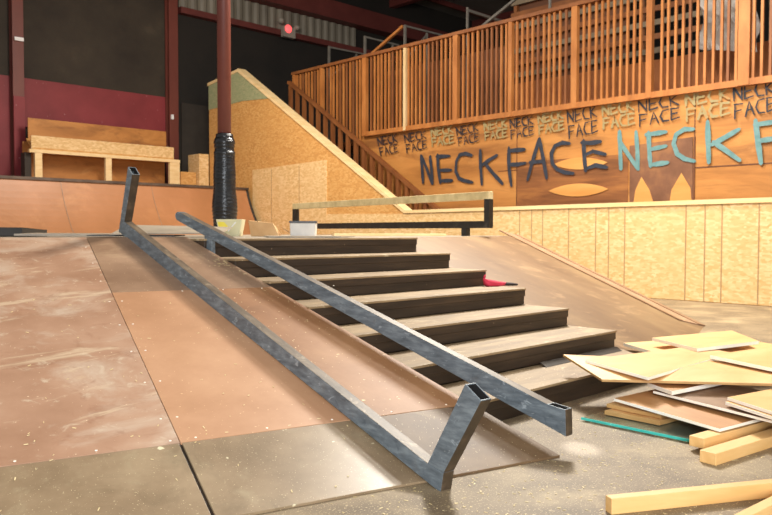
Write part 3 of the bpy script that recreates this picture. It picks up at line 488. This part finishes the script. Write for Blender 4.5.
# left bank: rotated plane. u along front edge, w up the slope
K = .3015
ud = Vector((1, -.27, 0)).normalized(); wd_ = Vector((.27, 1, 0)).normalized(); O = Vector((3.37, 2.165, 0))
def bank(u, w_, lift=0):
    p = O+ud*u+wd_*w_; return (p.x, p.y, K*w_+lift)
def u_at_X(w_, X=XL-.002):                         # u where the right edge X is met
    return (X-O.x-wd_.x*w_)/ud.x
WT = 3.715
lb = thing('bank_ramp', (1.5, 4.5, 0), 'large brown bank ramp sloping down on the left of the stairs, under the steel rail', 'ramp')
uL = -7.0
def sheet(name, mt, u0, u1, w0, w1, th=.012, lift=0.012, parent=lb):
    """sheet between u0..u1 (u1=None: to the stair edge), w0..w1"""
    a = [bank(u0, w0, lift), bank(u_at_X(w0) if u1 is None else u1, w0, lift), bank(u_at_X(w1) if u1 is None else u1, w1, lift), bank(u0, w1, lift)]
    b_ = [(p[0], p[1], p[2]-th) for p in a]
    return MB().hexa(b_, a).build(name, mt, parent, bevel=.0015)
b0 = bank(uL, 0); b1 = bank(u_at_X(0), 0); b2 = bank(u_at_X(WT), WT); b3 = bank(uL, WT)
MB().add([b0, b1, b2, b3, (b2[0], b2[1], 0), (b3[0], b3[1], 0)], [(0, 1, 2, 3), (1, 4, 2), (0, 3, 5), (3, 2, 4, 5), (0, 5, 4, 1)]).build('frame', 'riser', lb)
G = .004
sheet('kick_plate', 'kick', uL, -1.83-G*2, 0.0, .575-G)
sheet('kick_plate', 'kick', -1.83+G*2, -.80, 0.0, .575-G)
sheet('kick_plate', 'kick_brown_shaded', -.80, None, 0.0, .575-G)
sheet('ramp_board', 'masonite_worn', uL, -1.83-G/2, .575, WT)
def rail_u(w_):                                     # line under the long rail
    return (2.55+.09*(w_*.97)-O.x-wd_.x*w_)/ud.x+.02
def sheet2(name, mt, w0, w1, left):
    a0, a1 = rail_u(w0), rail_u(w1)
    e0, e1 = ((-1.83+G/2, -1.83+G/2) if left else (u_at_X(w0), u_at_X(w1)))
    pts_ = [bank(e0, w0, .012), bank(a0, w0, .012), bank(a1, w1, .012), bank(e1, w1, .012)]
    if not left: pts_ = [pts_[1], pts_[0], pts_[3], pts_[2]]
    MB().quad(pts_, .012).build(name, mt, lb, bevel=.0015)
sheet2('ramp_board', 'masonite', .575, 2.48-G/2, True)
sheet2('ramp_board', 'masonite_orange_shaded', .575, 2.48-G/2, False)
sheet('upper_board', 'masonite_dark', -1.83+G/2, None, 2.48, WT)
mb = MB()                                           # screw heads along the board edges
def screw(u, w_):
    p = Vector(bank(u, w_, .0128)); c = [p+ud*.006*math.cos(a)+wd_*.006*math.sin(a) for a in [i*math.pi/4 for i in range(8)]]
    mb.hexa([q-Vector((0,0,.002)) for q in c], [q+Vector((0,0,.0015)) for q in c])
for k in range(12): screw(-5.5+.33*k, .60)
for k in range(6): screw(-1.75+.36*k, .60)
for k in range(8): screw(-1.87, .8+.38*k)
for k in range(5): screw(-1.79, .8+.38*k); screw(-.15-.3*k, 2.46)
mb.build('screw_heads', 'ply_edge', lb)
# right bank: plane turned the other way
rb = thing('bank_ramp', (8, 5, 0), 'brown bank ramp fanning out on the right of the stairs towards the OSB wall', 'ramp')
def rz(x, y): return .332*(y-2.83-.334*(x-6.04))
Cc = (10.8, 7.78, 1.12); Ff = (9.45, 3.97, 0); A0 = (XR+.002, 2.83, 0); A1_ = (XR+.002, 6.2, 1.12)
MB().add([A0, Ff, Cc, A1_, (Cc[0], Cc[1], 0), (A1_[0], A1_[1], 0)], [(0, 1, 2, 3), (1, 4, 2), (0, 3, 5), (3, 2, 4, 5), (0, 5, 4, 1)]).build('riding_surface', 'masonite_right', rb)
mb = MB()
def strip(o1, o2, lift, mt, name):
    d = Vector((Ff[0]-Cc[0], Ff[1]-Cc[1], 0)).normalized(); s_ = Vector((-d.y, d.x, 0))
    if s_.x > 0: s_ = -s_
    pts = [Vector(Cc)+s_*o1, Vector(Ff)+s_*o1, Vector(Ff)+s_*o2, Vector(Cc)+s_*o2]
    pts = [(p.x, p.y, rz(p.x, p.y)+lift) for p in pts]
    MB().quad(pts, .02).build(name, mt, rb)
strip(-.02, .10, .02, 'board_umber', 'edge_trim'); strip(.10, .36, .012, 'masonite_dark', 'edge_board'); strip(.36, .42, .018, 'board_umber', 'edge_trim')

# =====================================================================
# RAILS
# =====================================================================
def rail_prism(parent, name, pts, base, dirv, wdt, caps, top=(), dark=(), deep=.14, mats=('steel', 'steel_inside', 'steel_rust', 'steel_brown'), bevel=.003):
    """pts: (s, z) outline in the vertical plane through base along dirv; caps: index of edges to hollow out"""
    dv = Vector(dirv).normalized(); pv = Vector((dv.y, -dv.x, 0))
    P0 = [Vector((base[0]+dv.x*s_, base[1]+dv.y*s_, z_)) for s_, z_ in pts]; P1 = [p+pv*wdt for p in P0]
    off = Vector(parent['_base'])
    bm = bmesh.new(); a = [bm.verts.new(p-off) for p in P0]; b_ = [bm.verts.new(p-off) for p in P1]; k = len(a)
    bm.faces.new(a); bm.faces.new(b_[::-1]); side = [bm.faces.new((a[i], b_[i], b_[(i+1) % k], a[(i+1) % k])) for i in range(k)]
    bmesh.ops.recalc_face_normals(bm, faces=bm.faces)
    for q_ in top: side[q_].material_index = 2
    for q_ in dark: side[q_].material_index = 3
    for ci in caps:
        f = side[ci]; nrm = f.normal.copy()
        bmesh.ops.inset_region(bm, faces=[f], thickness=.009, use_even_offset=True)
        r = bmesh.ops.extrude_face_region(bm, geom=[f]); vs_ = [g for g in r['geom'] if isinstance(g, bmesh.types.BMVert)]
        bmesh.ops.delete(bm, geom=[f], context='FACES')
        bmesh.ops.translate(bm, verts=vs_, vec=-nrm*deep)
        fs_ = set(ff for v in vs_ for ff in v.link_faces)
        for ff in fs_: ff.material_index = 1
    me = bpy.data.meshes.new(name); bm.normal_update(); bm.to_mesh(me); bm.free()
    for mt in mats: me.materials.append(M[mt])
    o = bpy.data.objects.new(name, me); C.objects.link(o); o.parent = parent
    bv = o.modifiers.new('bevel', 'BEVEL'); bv.width = bevel; bv.segments = 2; bv.limit_method = 'ANGLE'
    return o
# left rail: one welded U of box tube lying on the bank, ends turned up
d1 = Vector((.08918, .99602, 0)); b1_ = (2.3360, 0, 0)
A_, B_, T2_, T1_, J_ = (2.262, -.008), (2.243, .089), (2.013, .458), (2.110, .516), (2.352, .107)
UJ, UT2, UT1, UA = (6.235, 1.267), (6.044, 1.661), (6.139, 1.731), (6.378, 1.180)
rl = thing('steel_rail', (2.6, 4.0, .5), 'long grey box-tube grind rail with upturned ends lying on the left bank', 'rail')
rail_prism(rl, 'main_tube', [A_, B_, J_, UJ, UA], b1_, d1, .068, [], top=[2], dark=[0])
rail_prism(rl, 'lower_upright', [B_, T2_, T1_, J_], b1_, d1, .068, [1], dark=[0])
rail_prism(rl, 'upper_upright', [UJ, UT2, UT1, UA], b1_, d1, .068, [1], dark=[0])
# right rail: straight tube over the left side of the stairs
rr = thing('steel_rail', (3.43, 5.7, 1.0), 'straight grey box-tube grind rail running down over the left side of the stairs', 'rail')
pts = [(2.143, .109), (2.148, .250), (2.262, .262), (6.16, 1.350), (6.225, 1.362), (6.26, 1.345), (6.262, 1.315), (6.235, 1.285)]
rail_prism(rr, 'main_tube', pts, (3.4, 0, 0), (0, 1, 0), .066, [1], top=[2], dark=[0], deep=.05)
MB().box(3.402, 3.44, 5.645, 5.758, .96, 1.15).build('support_post', 'steel', rr, bevel=.002)
# flat rail on the deck behind
lr = thing('ledge_rail', (9.4, 10, 1.12), 'low flat rail with worn tan top and black tube frame standing on the deck', 'rail')
pa = Vector((9.16, 7.13, 0)); pb = Vector((9.8, 12.9, 0))
def lz(p, z): return (p.x, p.y, z)
dd = (pb-pa).normalized()
MB().bar(lz(pa, 1.745), lz(pb, 1.725), .10, .12).build('top_bar', 'flatbar', lr, bevel=.006)
MB().bar(lz(pa, 1.30), lz(pb, 1.30), .08, .11).build('bottom_bar', 'steel_dark', lr)
MB().bar(lz(pa+dd*.05, 1.25), lz(pa+dd*.05, 1.69), .10, .10).build('upright', 'steel_dark', lr)
MB().bar(lz(pb-dd*.05, 1.25), lz(pb-dd*.05, 1.67), .10, .10).build('upright', 'steel_dark', lr)
q = pa+dd*.55; MB().bar(lz(q, 1.12), lz(q, 1.25), .10, .10).build('leg', 'steel_dark', lr)
q = pb-dd*.55; MB().bar(lz(q, 1.12), lz(q, 1.25), .10, .10).build('leg', 'steel_dark', lr)

# =====================================================================
# SMALL THINGS ON THE DECK
# =====================================================================
tb = thing('plastic_tub', (5.5, 8.6, 1.12), 'cream plastic tub with a yellow label, in front of the wrapped pole', 'tub')
def rectring(c, hx, hy, z, ang=-.77):
    ca, sa = math.cos(ang), math.sin(ang)
    return [(c[0]+ca*x-sa*y, c[1]+sa*x+ca*y, z) for x, y in ((-hx, -hy), (hx, -hy), (hx, hy), (-hx, hy))]
mb = MB(); cc = (5.52, 8.66)
rings = [rectring(cc, .13, .11, 1.121), rectring(cc, .17, .14, 1.345), rectring(cc, .16, .13, 1.345), rectring(cc, .12, .10, 1.14)]
vs = sum(rings, []); fs = [(3, 2, 1, 0)]+[(r*4+i, r*4+(i+1) % 4, r*4+4+(i+1) % 4, r*4+4+i) for r in range(3) for i in range(4)]+[(12, 13, 14, 15)]
mb.add(vs, fs).build('tub_body', 'tub', tb, bevel=.008)
def facept(u, v, lift=.004):                      # on the tub's front face
    a, b_, c_, d_ = [Vector(p) for p in (rings[0][0], rings[0][1], rings[1][1], rings[1][0])]
    p = a.lerp(b_, u).lerp(d_.lerp(c_, u), v); n_ = (b_-a).cross(d_-a).normalized(); return p+n_*lift
MB().hexa([facept(u, v, -.002) for u, v in ((.05, .45), (.3, .35), (.45, .6), (.3, .85), (.05, .85))], [facept(u, v) for u, v in ((.05, .45), (.3, .35), (.45, .6), (.3, .85), (.05, .85))]).build('label_patch', 'yellow', tb)
MB().bar(facept(.45, .3), facept(.78, .85), .012).build('tie_strip', 'white', tb)
# cardboard scrap
mb = MB(); cc = (5.84, 8.3)
a = rectring(cc, .19, .11, 1.121); b_ = rectring((5.79, 8.34), .165, .10, 1.335)
b_[1] = (b_[1][0], b_[1][1], 1.30); b_[2] = (b_[2][0], b_[2][1], 1.27)
mb.hexa(a, b_)
cb = thing('cardboard_box', (5.84, 8.3, 1.12), 'crumpled brown cardboard box between the cream tub and the clear bin', 'box')
mb.build('box_body', 'card', cb, bevel=.01)
MB().quad([(5.97, 8.12, 1.24), (6.10, 8.02, 1.13), (6.16, 8.10, 1.135), (6.02, 8.24, 1.25)], .006).build('box_flap', 'card', cb)
# clear bin
bn = thing('storage_bin', (6.18, 7.95, 1.12), 'small frosted plastic bin with a dark lid at the left end of the flat rail', 'bin')
cc = (6.19, 7.95)
MB().hexa(rectring(cc, .166, .11, 1.121), rectring(cc, .172, .115, 1.30)).build('bin_body', 'clear_bin', bn, bevel=.012)
MB().hexa(rectring(cc, .18, .12, 1.30), rectring(cc, .178, .118, 1.325)).build('bin_lid', 'lid', bn, bevel=.005)
MB().hexa(rectring((6.16, 7.98), .05, .004, 1.2)[:], rectring((6.16, 7.98), .05, .004, 1.2)).v if False else None
# pale strip of timber lying along the deck
one('pine_strip', MB().bar((6.75, 8.0, 1.142), (8.35, 7.35, 1.142), .09, .035), 'trim', (7.5, 7.7, 1.12), 'pale strip of timber lying on the deck under the flat rail', 'timber', bevel=.003)
one('thin_board', MB().quad([(4.6, 6.5, 1.135), (5.3, 6.15, 1.135), (5.9, 6.6, 1.135), (5.1, 7.3, 1.137)], .012), 'sheet_grey', (5.2, 6.6, 1.12), 'thin grey offcut flat on the deck edge below the clear bin', 'board')
one('thin_board', MB().quad([(1.0, 9.2, 1.235), (2.95, 8.9, 1.225), (3.4, 9.4, 1.20), (1.2, 11.5, 1.22)], .095), 'sheet_dark', (2.3, 9.6, 1.12), 'black slab stack on the deck at the left edge of the photo', 'board')
one('thin_board', MB().quad([(2.7, 8.4, 1.155), (3.6, 8.0, 1.15), (4.0, 8.5, 1.16), (3.05, 8.8, 1.165)], .02), 'sheet_grey', (3.3, 8.5, 1.12), 'grey thin offcut beside the black slabs on the deck', 'board')
one('thin_board', MB().quad([(3.2, 7.75, 1.145), (3.95, 7.3, 1.14), (4.3, 7.7, 1.145), (3.5, 8.1, 1.15)], .012), 'sheet_dark', (3.9, 7.9, 1.12), 'thin dark offcut on the deck left of the rail end', 'board')
one('thin_board', MB().quad([(3.35, 7.5, 1.16), (4.4, 7.1, 1.17), (5.05, 7.9, 1.24), (3.9, 8.3, 1.26)], .012), 'sheet_grey', (4.2, 7.7, 1.12), 'pale grey sheet resting tilted on the deck behind the upturned rail end', 'board')
# red cloth on the third tread
rc = thing('red_cloth', (6.05, 4.62, .64), 'crumpled red and black cloth on the right end of a stair tread', 'cloth')
def lump(mb, pts, seed):
    rnd = random.Random(seed); k = 10; vs = []; fs = []
    for j, (p, r) in enumerate(pts):
        for i in range(k):
            a = 2*math.pi*i/k; q = r*(1+rnd.uniform(-.28, .28)); vs.append((p[0]+.15*q*math.sin(a), p[1]+q*math.cos(a), max(p[2]+q*.8*math.sin(a), p[3])))
    for j in range(len(pts)-1):
        for i in range(k): fs.append((j*k+i, j*k+(i+1) % k, (j+1)*k+(i+1) % k, (j+1)*k+i))
    fs += [tuple(range(k))[::-1], tuple((len(pts)-1)*k+i for i in range(k))]
    mb.add(vs, fs); return mb
lump(MB(), [((5.88, 4.66, .72, .642), .008), ((5.90, 4.66, .70, .642), .022), ((5.93, 4.65, .675, .642), .045), ((6.00, 4.63, .665, .642), .04), ((6.06, 4.60, .66, .642), .035), ((6.12, 4.58, .66, .645), .02)], 3).build('red_part', 'red_cloth', rc, smooth=True)
lump(MB(), [((6.07, 4.60, .655, .642), .02), ((6.13, 4.58, .655, .642), .03), ((6.20, 4.55, .652, .64), .024), ((6.26, 4.53, .65, .64), .01)], 5).build('black_part', 'black_cloth', rc, smooth=True)
lump(MB(), [((5.885, 4.66, .70, .69), .006), ((5.89, 4.66, .735, .70), .018), ((5.90, 4.655, .76, .72), .006)], 8).build('raised_corner', 'red_cloth', rc, smooth=True)

# dark plank leaning on the last step
one('dark_plank', MB().hexa([(4.80, 3.20, .162), (5.95, 3.20, .162), (5.95, 3.215, .162), (4.80, 3.215, .162)], [(4.81, 3.255, .190), (5.96, 3.255, .190), (5.96, 3.275, .190), (4.81, 3.275, .190)]), 'plank_brown', (5.4, 3.2, .16), 'dark plank leaning against the riser on the bottom step', 'plank', bevel=.002)

# =====================================================================
# LUMBER PILE
# =====================================================================
def board(name, pts, th, mats, label, cat='board', group=None, holes=None):
    cx_ = sum(p[0] for p in pts)/len(pts); cy_ = sum(p[1] for p in pts)/len(pts); zb = min(p[2] for p in pts)-th
    # rotate into a local frame so the grain runs along the board
    a = math.atan2(pts[1][1]-pts[2][1], pts[1][0]-pts[2][0])
    mb = MB().quad(pts, th, 0, 1); base = Vector((cx_, cy_, zb)); Rm = Matrix.Rotation(-a, 3, 'Z')
    mb.v = [Rm @ (v-base) for v in mb.v]
    o = mb.build(name, mats, bevel=.0015); o.location = base; o.rotation_euler = (0, 0, a)
    return tag(o, label, cat, group)
G1 = 'loose boards of the lumber pile'
gl = thing('glass_pane', (4.35, 2.1, 0.012), 'dusty glass pane with bright teal edge lying lowest in the pile on the floor', 'glass')
MB().quad([(4.14, 2.49, .020), (4.13, 1.70, .020), (4.58, 1.72, .020), (4.60, 2.50, .020)], .008).build('pane', 'glass', gl)
MB().bar((4.135, 2.495, .016), (4.125, 1.70, .016), .010, .014).build('edge', 'glass_edge', gl)
board('board_offcut', [(4.30, 2.43, .050), (4.29, 2.06, .050), (4.75, 2.0, .05), (4.76, 2.38, .05)], .026, ('pine', 'ply_edge_tan'), 'short tan offcut lying directly on the glass pane', group=G1)
board('board_offcut', [(4.36, 2.45, .080), (4.33, 2.07, .080), (4.80, 2.02, .08), (4.82, 2.42, .08)], .024, ('pine', 'ply_edge_tan'), 'short tan offcut second above the glass pane, set back', group=G1)
board('plywood_board', [(4.356, 2.397, .125), (4.182, 1.662, .10), (4.60, 1.56, .115), (4.80, 2.32, .135)], .018, ('board_rust', 'ply_edge'), 'rust brown board with a white edge above the glass pane', group=G1)
board('plywood_board', [(4.572, 2.242, .165), (4.33, 1.25, .145), (4.95, 1.10, .155), (5.15, 2.10, .172)], .016, ('board_umber', 'ply_edge'), 'umber brown board with a white edge, just behind the rust brown one', group=G1)
board('plywood_board', [(4.622, 2.305, .202), (4.481, 2.074, .202), (5.08, 1.97, .205), (5.22, 2.22, .205)], .026, ('board_rust', 'ply_edge'), 'narrow board end with a pale tip under the big yellow sheet', group=G1)
board('plywood_board', [(4.49, 1.755, .188), (4.27, 1.37, .188), (4.72, 1.25, .188), (4.93, 1.66, .188)], .019, ('ply', 'ply_edge'), 'pale plywood board at the right edge, lower of two stacked', group=G1)
board('plywood_board', [(4.518, 1.754, .210), (4.30, 1.39, .210), (4.76, 1.26, .210), (4.95, 1.66, .210)], .019, ('ply', 'ply_edge'), 'pale plywood board at the right edge, upper of two stacked', group=G1)
# big sheet, left tip bent up
mb = MB()
P0, P1, P2, P3 = [Vector(p) for p in ((4.655, 2.965, .305), (4.337, 2.471, .238), (5.3, 1.22, .245), (5.75, 1.75, .255))]
mb.quad([P0, P1, P2, P3], .016, 0, 1)
base = (5.0, 2.1, .22)
one('plywood_sheet', mb, ('ply', 'ply_edge_tan'), base, 'big yellow plywood sheet with a raised left tip touching the stairs', 'board', G1, bevel=.0015)
board('plywood_board', [(4.594, 2.749, .300), (4.437, 2.209, .275), (5.75, 2.20, .285), (5.88, 2.55, .285)], .020, ('ply', 'ply_edge'), 'long yellow board crossing the pile with its white end towards the stairs', group=G1)
board('plywood_board', [(6.06, 3.25, .215), (5.43, 2.50, .245), (6.6, 1.95, .245), (7.15, 2.80, .215)], .026, ('ply', 'ply_edge'), 'rearmost wide yellow board of the pile, lying lowest at the back', group=G1)
board('plywood_board', [(5.972, 2.943, .300), (5.571, 2.39, .315), (6.314, 2.213, .315), (6.941, 2.667, .300)], .026, ('ply', 'ply_edge'), 'yellow board with a white edge on top at the back of the pile', group=G1)
board('plywood_board', [(5.332, 2.195, .314), (5.05, 1.30, .290), (5.75, 1.12, .290), (6.05, 2.06, .314)], .024, ('ply', 'ply_edge'), 'topmost yellow board at the right edge of the photo with a long white edge', group=G1)
# two by fours
def beam(base, dirv, length, wd, ht, z, label, mt='pine'):
    d = Vector((dirv[0], dirv[1], 0)).normalized(); a = math.atan2(d.y, d.x)
    o = MB().box(0, length, 0, wd, 0, ht).build('lumber_beam', (mt,), bevel=.003); o.location = (base[0], base[1], z); o.rotation_euler = (0, 0, a)
    return tag(o, label, 'timber', 'loose timbers on the floor')
beam((3.822, 1.535), (.556, -.080), 1.3, .09, .062, 0, 'pine timber on the floor with its square end facing left, front one of the pair')
beam((3.998, 1.670), (.72, -.105), 1.2, .088, .056, .022, 'pine timber lying just behind the front one of the pair, under the pale boards')
beam((2.839, 1.566), (.612, -.343), 1.1, .05, .068, 0, 'long yellow pine timber alone on the floor in the bottom right corner')
beam((2.97, 1.115), (.42, -.035), .9, .05, .055, 0, 'yellow pine timber cut off by the bottom right corner of the photo')
# wood chips scattered on the floor and the top of the left bank
mb = MB(); rnd = random.Random(11)
def chip(x, y, z, sx=0, syy=0):
    a = rnd.uniform(0, 6.3); L = rnd.uniform(.003, .010); w2 = rnd.uniform(.001, .003)
    c, s2 = math.cos(a), math.sin(a); pts_ = [(c*i*L-s2*j*w2, s2*i*L+c*j*w2) for i, j in ((-1,-1),(1,-1),(1,1),(-1,1))]
    t_ = [Vector((x+p, y+q, z+sx*p+syy*q+.0025)) for p, q in pts_]
    mb.hexa([v-Vector((0,0,.0015)) for v in t_], t_)
for k in range(1100):
    x = rnd.uniform(2.0, 5.2); y = rnd.uniform(.9, 2.8)
    fx = 2.165-.27*(x-3.37)
    if (x < 3.37 and y > fx-.01): continue
    if x > 3.5 and y > 1.2 and rnd.random() < .3: continue
    chip(x, y, 0)
for k in range(170):
    u = rnd.gauss(-.35, .10)+.05; w_ = rnd.gauss(3.05, .12); p = bank(u-.45, w_, .0125); 
    if p[0] < XL-.03: chip(p[0], p[1], p[2]+.001, .0786, .291)
for k in range(110):
    u = rnd.uniform(-3.2, -.9); w_ = rnd.uniform(.02, 2.4); p = bank(u, w_, .0125); chip(p[0], p[1], p[2]+.001, .0786, .291)
o = mb.build('wood_chips', 'chips', fixn=False); o['kind'] = 'stuff'; tag(o, 'pale wood chips and sawdust scattered over the floor and ramp', 'wood chips')
for o in bpy.data.objects:
    if '_base' in o: del o['_base']
